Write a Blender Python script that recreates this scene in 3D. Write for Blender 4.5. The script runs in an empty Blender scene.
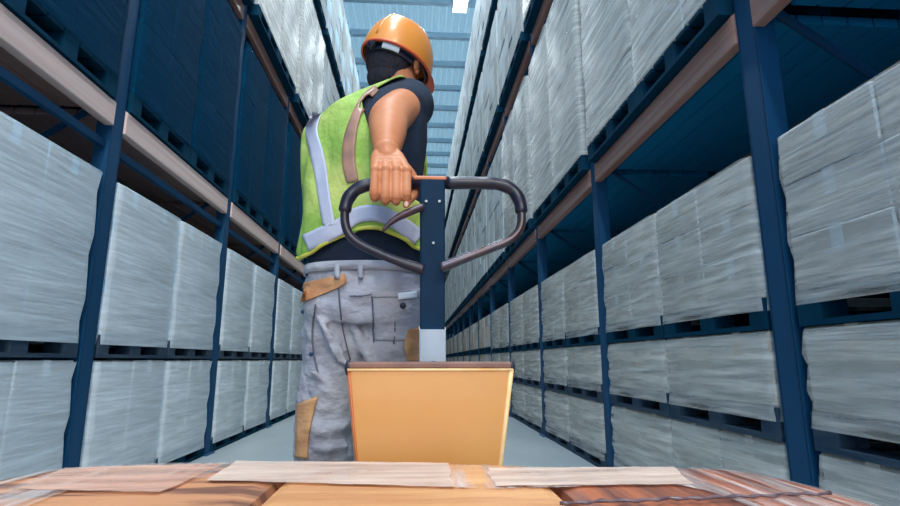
import bpy, bmesh, math, random
from mathutils import Vector, Matrix, Euler
from mathutils.bvhtree import BVHTree
random.seed(7)
S = bpy.context.scene
C = S.collection
PI = math.pi
# ------------------------------------------------------------------ camera
FPX = 530.0
PIT = math.atan(107/530)
YAW = math.atan(35/(530/math.cos(PIT)))
CH = .75
cam_d = bpy.data.cameras.new('camera'); cam = bpy.data.objects.new('camera', cam_d); C.objects.link(cam)
cam.location = (0, 0, CH); cam.rotation_euler = (PI/2+PIT, 0, -YAW)
cam_d.sensor_width = 36; cam_d.lens = 36*FPX/900; cam_d.clip_start = .05; cam_d.clip_end = 200
S.camera = cam

def ray(px, py):
    x = (px-450)/FPX; u = (253-py)/FPX
    F = math.cos(PIT)-u*math.sin(PIT); U = u*math.cos(PIT)+math.sin(PIT)
    return Vector((x*math.cos(YAW)+F*math.sin(YAW), F*math.cos(YAW)-x*math.sin(YAW), U))
def pt(px, py, Y):                      # the place at distance Y down the aisle
    r = ray(px, py); return Vector((0, 0, CH))+r*(Y/r.y)
def proj(p):
    d = Vector(p)-Vector((0, 0, CH))
    x = d.x*math.cos(YAW)-d.y*math.sin(YAW); f = d.x*math.sin(YAW)+d.y*math.cos(YAW)
    F = f*math.cos(PIT)+d.z*math.sin(PIT); U = -f*math.sin(PIT)+d.z*math.cos(PIT)
    if F < .05: return None
    return 450+FPX*x/F, 253-FPX*U/F

# ------------------------------------------------------------------ materials
def lin(c):
    return tuple(((v/255)/12.92 if v/255 <= .04045 else ((v/255+.055)/1.055)**2.4) for v in c)+(1,)
def mat(name, c1, c2=None, scale=(5, 5, 5), rough=.6, bump=.0, bscale=None, metal=0, spec=.5, detail=4, coat=0, lo=.35, hi=.65, bdist=.01):
    m = bpy.data.materials.new(name); m.use_nodes = True
    nt = m.node_tree; n = nt.nodes; b = n['Principled BSDF']
    b.inputs['Roughness'].default_value = rough; b.inputs['Metallic'].default_value = metal
    b.inputs['Specular IOR Level'].default_value = spec; b.inputs['Coat Weight'].default_value = coat
    b.inputs['Base Color'].default_value = lin(c1)
    tc = n.new('ShaderNodeTexCoord')
    def noise(sc, det):
        mp = n.new('ShaderNodeMapping'); mp.inputs['Scale'].default_value = sc
        nt.links.new(tc.outputs['Object'], mp.inputs['Vector'])
        no = n.new('ShaderNodeTexNoise'); no.inputs['Scale'].default_value = 1; no.inputs['Detail'].default_value = det
        nt.links.new(mp.outputs['Vector'], no.inputs['Vector']); return no
    if c2 is not None:
        no = noise(scale, detail)
        r = n.new('ShaderNodeValToRGB'); r.color_ramp.elements[0].position = lo; r.color_ramp.elements[1].position = hi
        r.color_ramp.elements[0].color = lin(c1); r.color_ramp.elements[1].color = lin(c2)
        nt.links.new(no.outputs['Fac'], r.inputs['Fac']); nt.links.new(r.outputs['Color'], b.inputs['Base Color'])
    if bump:
        no = noise(bscale or scale, 5)
        bp = n.new('ShaderNodeBump'); bp.inputs['Strength'].default_value = bump; bp.inputs['Distance'].default_value = bdist
        nt.links.new(no.outputs['Fac'], bp.inputs['Height']); nt.links.new(bp.outputs['Normal'], b.inputs['Normal'])
    return m
def film_mat(name, col, alpha, sc=(3, 3, 40), rough=.3, bump=.6, amin=None):
    m = mat(name, col, None, rough=rough, bump=bump, bscale=sc, bdist=.01)
    nt = m.node_tree; n = nt.nodes; b = n['Principled BSDF']
    tc = n.new('ShaderNodeTexCoord'); mp = n.new('ShaderNodeMapping'); mp.inputs['Scale'].default_value = sc
    no = n.new('ShaderNodeTexNoise'); no.inputs['Scale'].default_value = .8; no.inputs['Detail'].default_value = 5
    mr = n.new('ShaderNodeMapRange'); mr.inputs['From Min'].default_value = .35; mr.inputs['From Max'].default_value = .7
    mr.inputs['To Min'].default_value = alpha*.35 if amin is None else amin; mr.inputs['To Max'].default_value = alpha
    nt.links.new(tc.outputs['Object'], mp.inputs['Vector']); nt.links.new(mp.outputs['Vector'], no.inputs['Vector'])
    nt.links.new(no.outputs['Fac'], mr.inputs['Value']); nt.links.new(mr.outputs['Result'], b.inputs['Alpha'])
    return m
M = {}
M['navy'] = mat('navy rack steel', (8, 62, 104), (10, 50, 88), (3, 3, 3), .5)
M['deckbrown'] = mat('brown deck board', (150, 128, 130), (172, 136, 126), (8, 1, 8), .8)
M['blue'] = mat('blue rack steel', (8, 62, 96), (12, 70, 108), (3, 3, 1), .6, spec=.2)
M['beam'] = mat('rust orange beam', (150, 98, 84), (180, 138, 124), (6, .6, 30), .32, bump=.1, bscale=(2, 1, 20))
M['deck'] = mat('dark deck board', (14, 118, 164), (20, 126, 170), (8, 1, 8), .9, spec=.1)
M['pallet'] = mat('grey pallet wood', (40, 62, 84), (62, 78, 92), (30, 3, 30), .9, spec=.15, bump=.3)
M['concrete'] = mat('concrete floor', (126, 138, 144), (148, 156, 158), (2, .6, 2), .42, bump=.05, bscale=(30, 30, 30))
M['wall'] = mat('dark teal wall', (14, 118, 164), (20, 126, 172), (1, 1, 4), .9, spec=.1)
M['ceil'] = mat('ceiling sheet', (160, 192, 206), (178, 204, 214), (4, .6, 4), .6)
M['roof'] = mat('translucent roof sheet', (150, 186, 202), (168, 198, 210), (4, .6, 4), .6)
_nt = M['roof'].node_tree; _b = _nt.nodes['Principled BSDF']; _t = _nt.nodes.new('ShaderNodeBsdfTranslucent'); _t.inputs[0].default_value = lin((190, 220, 232))
_mx = _nt.nodes.new('ShaderNodeMixShader'); _mx.inputs[0].default_value = .24
_nt.links.new(_b.outputs[0], _mx.inputs[1]); _nt.links.new(_t.outputs[0], _mx.inputs[2]); _nt.links.new(_mx.outputs[0], _nt.nodes['Material Output'].inputs['Surface'])
M['purlin'] = mat('ceiling purlin', (196, 216, 224), (206, 222, 230), (3, 3, 3), .6)
M['cartA'] = mat('grey kraft carton', (180, 174, 166), (200, 192, 182), (4, .8, 9), .8, bump=.1, bscale=(30, 30, 30))
M['cartB'] = mat('warm kraft carton', (158, 146, 130), (188, 176, 160), (4, .8, 9), .8, bump=.1, bscale=(30, 30, 30))
M['cartC'] = mat('pale carton', (200, 212, 218), (218, 226, 230), (4, .8, 9), .75)
M['cartF'] = mat('mid grey carton', (150, 160, 164), (176, 178, 174), (4, .8, 9), .8)
M['cartG'] = mat('light grey carton', (176, 188, 194), (196, 200, 198), (4, .8, 9), .8)
M['cartD'] = mat('blue grey carton', (172, 208, 232), (200, 224, 236), (4, .8, 9), .7)
M['cartE'] = mat('shade-dark load', (0, 60, 90), (2, 66, 98), (4, .8, 9), .95, spec=.03)  # for loads put in to keep a bay dark; shade is in the colour
M['tape'] = mat('carton tape', (150, 150, 146), (170, 168, 160), (9, 9, 9), .4)
M['film'] = film_mat('clear stretch film', (226, 226, 222), .6)
M['filmblue'] = film_mat('pale blue stretch film', (232, 246, 255), .72, amin=.5, bump=.3)
M['darkfilm'] = film_mat('shade-dark stretch film', (0, 58, 88), .8, amin=.4, rough=.85)
M['darkfilm'].node_tree.nodes['Principled BSDF'].inputs['Specular IOR Level'].default_value = .06
M['palletdark'] = mat('shade-dark pallet', (6, 50, 72), (10, 58, 80), (9, 9, 9), .9, spec=.05)  # darker pallet copy; shade in the shelf gaps is put into its colour
M['beamglint'] = mat('beam with painted highlight', (206, 176, 166), (222, 196, 188), (6, .6, 30), .4)  # paler copy of the beam paint, its highlight put into the colour
# the worker
M['skin'] = mat('skin', (204, 136, 98), (190, 118, 80), (14, 14, 14), .52, bump=.12, bscale=(60, 60, 60), bdist=.004, spec=.16)
M['skin'].node_tree.nodes['Principled BSDF'].inputs['Subsurface Weight'].default_value = .0
M['shirt'] = mat('navy knit shirt', (14, 36, 58), (22, 30, 50), (10, 10, 10), .9, bump=.3, bscale=(9, 9, 16), bdist=.02)
M['vest'] = mat('lime vest mesh', (190, 202, 110), (136, 176, 72), (5, 5, 7), .7, bump=.8, bscale=(8, 8, 6), bdist=.04)
M['vesttrim'] = mat('yellow vest binding', (216, 212, 92), (196, 196, 70), (9, 9, 9), .7)
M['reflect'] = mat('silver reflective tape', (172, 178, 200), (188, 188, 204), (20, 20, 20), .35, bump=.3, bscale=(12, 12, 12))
M['reflectshade'] = mat('shaded reflective tape', (146, 112, 98), (178, 134, 112), (20, 20, 20), .4, bump=.3, bscale=(12, 12, 12))  # same tape as the silver one, its shade put into the colour
M['trouser'] = mat('grey work trousers', (176, 176, 184), (150, 148, 158), (7, 7, 4), .8, bump=.7, bscale=(8, 8, 13), bdist=.05)
M['tan'] = mat('warm-lit trouser cloth', (208, 156, 108), (184, 128, 88), (12, 12, 20), .8, bump=.5, bscale=(14, 14, 30), bdist=.02)  # warm light on the trousers, put into the colour
M['seam'] = mat('dark seam thread', (88, 88, 104), None, rough=.8)
M['boot'] = mat('brown leather boot', (72, 52, 42), (92, 66, 50), (12, 12, 12), .6, bump=.2)
M['rubber'] = mat('black rubber', (16, 24, 38), (26, 28, 42), (12, 12, 12), .5)
M['helmet'] = mat('orange hard hat shell', (234, 148, 58), (226, 138, 50), (5, 5, 5), .3, coat=.4)
M['helmetin'] = mat('red orange rim', (222, 92, 54), (206, 80, 50), (9, 9, 9), .5)
M['hair'] = mat('dark hair', (20, 26, 44), (44, 32, 42), (60, 60, 14), .8, bump=.8, bscale=(120, 120, 20), bdist=.01)
M['strap'] = mat('dark headband plastic', (26, 32, 52), (48, 38, 50), (20, 20, 20), .3)
M['sticker'] = mat('white label', (216, 222, 232), None, rough=.4)
M['eye'] = mat('eye white', (230, 228, 220), None, rough=.2)
M['lip'] = mat('lips', (176, 96, 84), None, rough=.5)
M['nail'] = mat('finger nail', (232, 186, 170), None, rough=.3)
# the truck
M['orange'] = mat('amber painted steel', (226, 164, 92), (218, 152, 82), (3, 3, 3), .36, coat=.25, bump=.04, bscale=(4, 4, 4))
M['orangeedge'] = mat('pale cover edge', (250, 214, 160), (244, 190, 120), (20, 20, 20), .4)
M['browncap'] = mat('brown cap plate', (120, 84, 74), (138, 98, 84), (20, 8, 20), .5)
M['pole'] = mat('dark blue painted pole', (2, 44, 70), (4, 50, 80), (9, 9, 9), .55, spec=.25)
M['whitesteel'] = mat('white painted steel', (206, 216, 228), (196, 208, 222), (6, 6, 6), .45)
M['grip'] = mat('soft black grip', (18, 26, 46), (44, 34, 48), (9, 9, 9), .32)
M['tube'] = mat('bare steel tube', (70, 84, 104), (96, 78, 76), (7, 7, 7), .25, metal=.7)
M['lever'] = mat('maroon lever', (84, 54, 62), (62, 42, 56), (20, 20, 20), .4)
M['bracket'] = mat('orange bracket', (206, 116, 66), (190, 98, 56), (20, 20, 20), .4)
M['steel'] = mat('steel', (120, 128, 136), None, rough=.3, metal=.8)
M['kraftL'] = mat('mottled kraft board', (196, 134, 92), (120, 76, 58), (4, 30, 4), .6, bump=.3, bscale=(8, 60, 8), lo=.45, hi=.58, detail=8)
M['kraft'] = mat('brown kraft board', (176, 98, 62), (112, 62, 48), (30, 3, 3), .5, detail=8, lo=.42, hi=.6, bump=.4, bscale=(60, 8, 8), bdist=.01)
M['kraft2'] = mat('light kraft board', (222, 164, 108), (196, 132, 84), (3, 26, 3), .6, bump=.3, bscale=(10, 60, 8), bdist=.01)
M['pinetop'] = mat('pallet pine', (196, 150, 104), (170, 124, 82), (3, 30, 30), .8, bump=.3)
M['paper'] = film_mat('white tape', (236, 208, 190), .85, sc=(6, 40, 6), rough=.4, bump=.4, amin=.3)
M['paperb'] = film_mat('pink tinted tape', (232, 186, 164), .7, sc=(6, 30, 6), rough=.4, bump=.4, amin=.25)
M['cord'] = mat('dark twisted film', (84, 66, 72), (120, 100, 104), (90, 20, 20), .3)
M['topfilm'] = film_mat('glossy film', (240, 228, 222), .75, sc=(70, 5, 20), rough=.16, bump=.9, amin=0.0)
M['lamphouse'] = mat('lamp housing', (150, 160, 168), None, rough=.5)
def emit(name, col, st):
    m = bpy.data.materials.new(name); m.use_nodes = True; b = m.node_tree.nodes['Principled BSDF']
    b.inputs['Emission Color'].default_value = col; b.inputs['Emission Strength'].default_value = st
    return m
M['lens'] = emit('lamp diffuser', (.85, .95, 1, 1), 3)

# ------------------------------------------------------------------ mesh helpers
def obj(name, bm, m, parent=None, smooth=False, bevel=0):
    bmesh.ops.recalc_face_normals(bm, faces=bm.faces[:])
    me = bpy.data.meshes.new(name); bm.to_mesh(me); bm.free()
    o = bpy.data.objects.new(name, me); C.objects.link(o)
    for x in (m if isinstance(m, (list, tuple)) else [m]): me.materials.append(x)
    if smooth: me.polygons.foreach_set('use_smooth', [True]*len(me.polygons))
    if bevel:
        b = o.modifiers.new('bevel', 'BEVEL'); b.width = bevel; b.segments = 2; b.limit_method = 'ANGLE'
    if parent: o.parent = parent
    return o
def empty(name, label, cat, loc=(0, 0, 0), group=None):
    o = bpy.data.objects.new(name, None); C.objects.link(o); o.location = loc; o.empty_display_size = .1
    o['label'] = label; o['category'] = cat
    if group: o['group'] = group
    return o
def tag(o, label, cat, group=None):
    o['label'] = label; o['category'] = cat
    if group: o['group'] = group
    return o
def struct(name, bm, m, **k):
    o = obj(name, bm, m, **k); o['kind'] = 'structure'; return o
def box(bm, x0, x1, y0, y1, z0, z1):
    v = [bm.verts.new((x, y, z)) for z in (z0, z1) for x, y in ((x0, y0), (x1, y0), (x1, y1), (x0, y1))]
    for f in ((0, 3, 2, 1), (4, 5, 6, 7), (0, 1, 5, 4), (1, 2, 6, 5), (2, 3, 7, 6), (3, 0, 4, 7)):
        bm.faces.new([v[i] for i in f])
def rings(bm, rs, cap=True, closed=False):
    vs = [[bm.verts.new(p) for p in r] for r in rs]; n = len(rs[0])
    pairs = list(zip(vs[:-1], vs[1:]))+([(vs[-1], vs[0])] if closed else [])
    for a, b in pairs:
        for i in range(n): bm.faces.new((a[i], a[(i+1) % n], b[(i+1) % n], b[i]))
    if cap and not closed: bm.faces.new(vs[0][::-1]); bm.faces.new(vs[-1])
def tube(bm, pts, rad, n=14, cap=True, closed=False, flat=1):
    pts = [Vector(p) for p in pts]; k = len(pts)
    if not isinstance(rad, (list, tuple)): rad = [rad]*k
    rs = []; up = None
    for i, p in enumerate(pts):
        if closed: t = pts[(i+1) % k]-pts[i-1]
        else: t = pts[min(i+1, k-1)]-pts[max(i-1, 0)]
        t.normalize()
        if up is None:
            up = Vector((0, 0, 1)) if abs(t.z) < .9 else Vector((0, 1, 0))
        u = (up-t*up.dot(t)).normalized(); w = t.cross(u); up = u
        rs.append([p+(u*math.cos(2*PI*j/n)*flat+w*math.sin(2*PI*j/n))*rad[i] for j in range(n)])
    rings(bm, rs, cap, closed)
def smooth_path(pts, sub=6, closed=False):
    pts = [Vector(p) for p in pts]; out = []; k = len(pts)
    for i in range(k if closed else k-1):
        g = lambda j: pts[j % k] if closed else pts[max(0, min(k-1, j))]
        a, b, c, d = g(i-1), g(i), g(i+1), g(i+2)
        for s in range(sub):
            t = s/sub
            out.append(.5*((2*b)+(c-a)*t+(2*a-5*b+4*c-d)*t*t+(-a+3*b-3*c+d)*t**3))
    if not closed: out.append(pts[-1])
    return out
def lerp_list(vals, sub):
    out = []
    for a, b in zip(vals[:-1], vals[1:]):
        for s in range(sub): out.append(a+(b-a)*s/sub)
    out.append(vals[-1]); return out
def limb(bm, pts, rad, n=18, sub=5):
    P = smooth_path(pts, sub); R = lerp_list(rad, sub)
    tube(bm, P, R, n)
    for p, r in ((P[0], R[0]), (P[-1], R[-1])): ball(bm, p, (r, r, r), n=24)
def ball(bm, c, r, rot=None, n=20):
    mt = Matrix.Translation(c) @ (rot.to_4x4() if rot else Matrix.Identity(4)) @ Matrix.Diagonal((r[0], r[1], r[2], 1))
    bmesh.ops.create_uvsphere(bm, u_segments=n, v_segments=n//2+2, radius=1, matrix=mt)
def remesh(o, vox, it=6, fac=.5):
    r = o.modifiers.new('remesh', 'REMESH'); r.mode = 'VOXEL'; r.voxel_size = vox; r.use_smooth_shade = True
    s = o.modifiers.new('smooth', 'SMOOTH'); s.factor = fac; s.iterations = it
def bvh_of(o):
    bpy.context.view_layer.update()
    dg = bpy.context.evaluated_depsgraph_get(); e = o.evaluated_get(dg); me = e.to_mesh()
    vs = [o.matrix_world @ v.co for v in me.vertices]; ps = [tuple(p.vertices) for p in me.polygons]
    b = BVHTree.FromPolygons(vs, ps); e.to_mesh_clear(); return b
def hit(bvhs, px, py, y0=1.0):
    d = ray(px, py).normalized(); o = pt(px, py, y0); best = None
    for b in bvhs:
        h = b.ray_cast(o, d)
        if h[0] is not None and (best is None or h[3] < best[3]): best = h
    return best, d
def applique(name, bvhs, left, right, nu, nv, m, parent, off=.004, th=.003, y0=1.3):
    """sew a strip of cloth on to a garment: left and right are two edge polylines"""
    bm = bmesh.new()
    L = smooth_path([Vector((a, b, 0)) for a, b in left], nv); R = smooth_path([Vector((a, b, 0)) for a, b in right], nv)
    grid = []; back = []; last = None
    for a, b in zip(L, R):
        r1 = []; r2 = []
        for i in range(nu+1):
            q = a.lerp(b, i/nu); h, d = hit(bvhs, q.x, q.y, y0)
            if h is None:
                p = last if last else pt(q.x, q.y, 1.5); nrm = -d
                pq = pt(q.x, q.y, p.y); p = pq
            else:
                p = h[0]; nrm = h[1]
                if nrm.dot(d) > 0: nrm = -nrm
                nrm = (nrm*.5-d*.5).normalized(); last = p
            r1.append(bm.verts.new(p+nrm*(off+th))); r2.append(bm.verts.new(p+nrm*off))
        grid.append(r1); back.append(r2)
    for j in range(len(grid)-1):
        for i in range(nu):
            bm.faces.new((grid[j][i], grid[j][i+1], grid[j+1][i+1], grid[j+1][i]))
            bm.faces.new((back[j][i], back[j+1][i], back[j+1][i+1], back[j][i+1]))
        bm.faces.new((grid[j][0], grid[j+1][0], back[j+1][0], back[j][0]))
        bm.faces.new((grid[j][nu], back[j][nu], back[j+1][nu], grid[j+1][nu]))
    for j in (0, len(grid)-1):
        for i in range(nu): bm.faces.new((grid[j][i], back[j][i], back[j][i+1], grid[j][i+1]))
    return obj(name, bm, m, parent, smooth=True)

# ------------------------------------------------------------------ the hall
XR, XL = 1.31, -1.67            # rack faces on either side of the aisle
WR, WL, HY, HZ = 2.62, -2.98, 34.0, 10.4
bm = bmesh.new(); box(bm, WL-.2, WR+.2, -5, HY, -.1, 0); struct('floor', bm, M['concrete'])
bm = bmesh.new(); box(bm, WR, WR+.2, -5, HY, 0, HZ); struct('wall_right', bm, M['wall'])
bm = bmesh.new(); box(bm, WL-.2, WL, -5, HY, 0, HZ); struct('wall_left', bm, M['wall'])
bm = bmesh.new(); box(bm, WL-.2, WR+.2, HY, HY+.2, 0, HZ); struct('wall_back', bm, M['ceil'])
bm = bmesh.new()                # corrugated roof sheet, ribs run down the aisle
x = WL; prof = []
while x < WR:
    prof += [(x, HZ), (x+.10, HZ), (x+.13, HZ+.05), (x+.17, HZ+.05)]; x += .2
prof.append((x, HZ))
top = [bm.verts.new((a, -5, b)) for a, b in prof]; far = [bm.verts.new((a, HY, b)) for a, b in prof]
for i in range(len(prof)-1): bm.faces.new((top[i], top[i+1], far[i+1], far[i]))
struct('ceiling', bm, M['roof'])
for k in range(19):
    bm = bmesh.new(); y = 5+k*1.55
    box(bm, WL, WR, y-.03, y+.03, HZ-.18, HZ-.002); box(bm, WL, WR, y-.07, y+.07, HZ-.2, HZ-.18)
    struct('trim_%d' % (k+1), bm, M['purlin'])

def lamp(name, y, x, power, label):
    t = empty(name, label, 'lamp', (x, y, HZ-.72), 'ceiling lamps over the aisle, added row included')
    bm = bmesh.new(); box(bm, -.2, .2, -.7, .7, .05, .14); box(bm, -.08, .08, -.5, .5, .14, .2); obj('housing', bm, M['lamphouse'], t, bevel=.01)
    bm = bmesh.new(); box(bm, -.18, .18, -.68, .68, .03, .05); obj('diffuser', bm, M['lens'], t)
    for s in (-.5, .5):
        bm = bmesh.new(); tube(bm, [(0, s, .2), (0, s, .52)], .008, 8); obj('hanger', bm, M['steel'], t)
    l = bpy.data.lights.new('lamp_light', 'AREA'); l.shape = 'RECTANGLE'; l.size = .4; l.size_y = 1.4; l.energy = power; l.color = (.86, .95, 1)
    lo = bpy.data.objects.new('lamp_light', l); C.objects.link(lo); lo.parent = t; lo.location = (0, 0, .02)
for k, (y, x, pw) in enumerate(((-2.5, -.2, 380), (1.2, -.2, 340), (4.9, -.2, 190), (8.8, -.2, 90), (14.3, -.3, 60), (17.2, -.3, 60), (21.2, -.3, 60), (25.2, -.3, 60), (29.2, -.3, 60))):
    lamp('ceiling_lamp', y, x, pw, ('added ceiling lamp above and behind the camera' if k == 0 else '%s added long ceiling lamp ahead of the camera over the aisle' % ['', 'nearest', 'second', 'third', 'fourth', 'fifth', 'sixth', 'seventh', 'eighth'][k]))  # added row of lamps, kept out of view
lamp('ceiling_lamp', 11.7, 1.05, 80, 'ceiling lamp off to the right, at the top edge of the photo')

# ------------------------------------------------------------------ racks
def rack(side, label, posts, beams, low_deck, cat='shelving'):
    face = XR if side > 0 else XL
    D = 1.0
    t = empty('pallet_rack', label, cat, (face, posts[0], 0))
    X = lambda a: a*side        # local distance in from the face
    def bx(bm, a0, a1, y0, y1, z0, z1):
        box(bm, min(X(a0), X(a1)), max(X(a0), X(a1)), y0, y1, z0, z1)
    topz = 8.6
    for y in posts:
        yy = y-posts[0]
        for a in (0, D-.08):
            bm = bmesh.new()
            bx(bm, a, a+.08, yy-.055, yy-.047, 0, topz); bx(bm, a, a+.08, yy+.047, yy+.055, 0, topz)
            if a == 0: bx(bm, a, a+.008, yy-.05, yy+.05, 0, topz)
            else: bx(bm, a+.072, a+.08, yy-.05, yy+.05, 0, topz)
            p = obj('upright_post', bm, M['blue'], t)
            bm = bmesh.new(); bx(bm, a-.03, a+.1, yy-.09, yy+.09, 0, .008); obj('base_plate', bm, M['navy'], p)
        bm = bmesh.new(); z = .25; s = 0
        while z < topz-.7:
            a0, a1 = (.05, D-.05) if s else (D-.05, .05)
            tube(bm, [(X(a0), yy, z), (X(a1), yy, z+.65)], .018, 6); z += .65; s = 1-s
        obj('cross_brace', bm, M['blue'], t)
    for y0, y1 in zip(posts[:-1], posts[1:]):
        a, b = y0-posts[0]+.056, y1-posts[0]-.056
        for z in beams:
            for q in (-.012, D-.04):
                bm = bmesh.new(); bx(bm, q, q+.05, a, b, z-.075, z+.06); bx(bm, q+.012, q+.05, a, b, z+.06, z+.07)
                bm2 = obj('shelf_beam', bm, M['beamglint' if side < 0 and z == beams[0] else 'beam'], t, bevel=.006)
            bm = bmesh.new()
            for k in range(8):
                w = (D-.14)/8; bx(bm, .045+k*(w+.006), .045+k*(w+.006)+w-.004, a, b, z+.03, z+.07)
            obj('shelf_deck', bm, M[low_deck if z == beams[0] else 'deck'], t)
            if side < 0 and z == beams[0]:
                bm = bmesh.new(); bx(bm, .02, .05, a, b, z-.2, z-.16); obj('tie_bar', bm, M['blue'], t)
    return t
RP = [1.83+1.85*k for k in range(-1, 16)]
LP = [2.87+1.78*k for k in range(-1, 16)]
RB = [2.1, 4.4, 6.5]; LB = [2.08, 3.98, 6.15]
rack(1, 'long blue and rust orange pallet rack along the right side of the aisle', RP, RB, 'deck')
rack(-1, 'long blue and rust orange pallet rack along the left side of the aisle', LP, LB, 'deckbrown')
# the blue tie bar and brown boards under the left beam
# ------------------------------------------------------------------ loads: one source of each kind, then copies
def pallet_bm(w, d):
    bm = bmesh.new()
    for k in range(3): box(bm, -d/2+k*(d-.1)/2, -d/2+k*(d-.1)/2+.1, -w/2, w/2, 0, .02)
    for k in range(3):
        for j in range(3): box(bm, -d/2+k*(d-.1)/2, -d/2+k*(d-.1)/2+.1, -w/2+j*(w-.1)/2, -w/2+j*(w-.1)/2+.1, .02, .1)
    for k in range(7): box(bm, -d/2, d/2, -w/2+k*(w-.1)/6, -w/2+k*(w-.1)/6+.1, .1, .12)
    return bm
def carton_bm(d, w, h, tape=True):
    bm = bmesh.new(); g = .004
    bmesh.ops.create_cube(bm, size=1, matrix=Matrix.Diagonal((d-g, w-g, h-g, 1)))
    bmesh.ops.bevel(bm, geom=bm.edges[:], offset=.006, segments=1, affect='EDGES')
    if tape:
        n = len(bm.faces); box(bm, -d/2+.001, d/2-.001, -.025, .025, h/2-.09, h/2-.001)
        bm.faces.ensure_lookup_table()
        for f in bm.faces[n:]: f.material_index = 1
    return bm
def film_bm(d, w, z0, z1, nz=8):
    bm = bmesh.new(); rs = []; r = .05
    for k in range(nz+1):
        z = z0+(z1-z0)*k/nz; ring = []
        for cx, cy, a0 in ((1, 1, 0), (-1, 1, 90), (-1, -1, 180), (1, -1, 270)):
            for j in range(4):
                a = math.radians(a0+30*j); e = .007*math.sin(k*2.1+cx+cy*2)
                ring.append((cx*(d/2+.012-r)+(r+e)*math.cos(a), cy*(w/2+.012-r)+(r+e)*math.sin(a), z))
        rs.append(ring)
    rings(bm, rs, cap=False); return bm
mesh_cache = {}
def make_load(key, w, d, h, cols, rows, mats, film, detailed, label, jit=.0):
    """a pallet (0.12 high) with cartons up to height h, wrapped in film"""
    t = empty('pallet_load', label, 'pallet load')
    if not detailed:
        bpy.data.objects.remove(t)
        bm = pallet_bm(w, d); ch = (h-.12)/rows; n0 = len(bm.faces)
        bm.faces.ensure_lookup_table()
        for r in range(rows):
            for c in range(cols):
                n = len(bm.faces); y0 = -w/2+c*w/cols; g = .004; ox = random.uniform(0, jit)
                box(bm, -d/2+ox, d/2-ox, y0+g, y0+w/cols-g, .12+r*ch, .12+(r+1)*ch-g)
                bm.faces.ensure_lookup_table(); mi = 1+random.randrange(len(mats))
                for f in bm.faces[n:]: f.material_index = mi
        o = obj('pallet_load', bm, [M['palletdark' if film == 'darkfilm' or 'cartG' in mats else 'pallet']]+[M[q] for q in mats]); return o
    obj('pallet', pallet_bm(w, d), M['palletdark' if film == 'darkfilm' or 'cartG' in mats else 'pallet'], t)
    ch = (h-.12)/rows; cw = w/cols; cd = d/2
    for r in range(rows):
        for c in range(cols):
            for q in range(2):
                mm = mats[random.randrange(len(mats))]; k = (round(cd, 3), round(cw, 3), round(ch, 3), mm)
                if k not in mesh_cache:
                    o = obj('carton', carton_bm(cd, cw, ch), [M[mm], M['cartE' if mm == 'cartE' else 'tape']]); mesh_cache[k] = o.data
                else:
                    o = bpy.data.objects.new('carton', mesh_cache[k]); C.objects.link(o)
                o.parent = t; ox = random.uniform(0, jit)
                o.location = ((q-.5)*(cd-.001)*1-(ox if q else -ox), -w/2+(c+.5)*cw, .12+(r+.5)*ch)
    obj('stretch_film', film_bm(d, w, .07 if h < 1 else .115, h-.01), M[film], t, smooth=True)
    return t
def copy_tree(o):
    c = o.copy(); C.objects.link(c)
    for ch in o.children:
        k = ch.copy(); C.objects.link(k); k.parent = c
    return c
KINDS = {
 'rl': dict(w=.83, d=.9, h=.46, cols=2, rows=1, mats=['cartA', 'cartB', 'cartB', 'cartF'], film='film'),
 'rm': dict(w=.83, d=.9, h=.40, cols=2, rows=1, mats=['cartA', 'cartB', 'cartF', 'cartA'], film='film'),
 'rh': dict(w=.83, d=.9, h=.69, cols=2, rows=3, mats=['cartA', 'cartB', 'cartA', 'cartG'], film='film'),
 'rs': dict(w=.85, d=.9, h=1.85, cols=3, rows=6, mats=['cartG', 'cartF', 'cartG'], film='film'),
 'ru': dict(w=.85, d=.9, h=1.75, cols=3, rows=5, mats=['cartG', 'cartF'], film='film'),
 'll': dict(w=.79, d=.9, h=.75, cols=2, rows=1, mats=['cartC', 'cartG', 'cartC'], film='filmblue'),
 'lh': dict(w=.79, d=.9, h=.97, cols=2, rows=1, mats=['cartC', 'cartD', 'cartD'], film='filmblue'),
 'ld': dict(w=.80, d=.8, h=1.62, cols=2, rows=3, mats=['cartE'], film='darkfilm'),  # added fill for the dark bay, coloured like its shade
 'ls': dict(w=.82, d=.9, h=1.85, cols=3, rows=5, mats=['cartG', 'cartF'], film='film'),
 'lu': dict(w=.82, d=.9, h=1.8, cols=3, rows=5, mats=['cartD', 'cartF', 'cartG'], film='film'),
}
DESC = {
 'rl': 'grey-brown cartons, bottom tier on floor, right rack',
 'rm': 'grey-brown cartons, middle tier of floor stack, right rack',
 'rh': 'grey cartons, top tier of floor stack, right rack',
 'rs': 'pale grey cartons on lowest shelf, right rack',
 'ru': 'pale cartons on middle shelf, right rack',
 'rt': 'pale cartons on topmost shelf, right rack',
 'll': 'tall pale cartons on floor, left rack',
 'lh': 'tall bluish cartons upon floor loads, left rack',
 'ld': 'added dark loads standing in for shade, lowest shelf, left rack',
 'ls': 'grey cartons on middle shelf, left rack',
 'lu': 'blue-grey cartons on topmost shelf, left rack',
}
ORD = ['nearest', 'second', 'third', 'fourth', 'fifth', 'sixth', 'seventh', 'eighth', 'ninth', 'tenth', 'eleventh', 'twelfth', 'thirteenth', 'fourteenth', 'fifteenth', 'sixteenth', 'seventeenth', 'eighteenth', 'nineteenth', 'twentieth', 'twenty-first', 'twenty-second', 'twenty-third', 'twenty-fourth', 'twenty-fifth', 'twenty-sixth', 'twenty-seventh', 'twenty-eighth', 'twenty-ninth', 'thirtieth', 'thirty-first', 'thirty-second', 'thirty-third', 'thirty-fourth']
protos = {}
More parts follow.
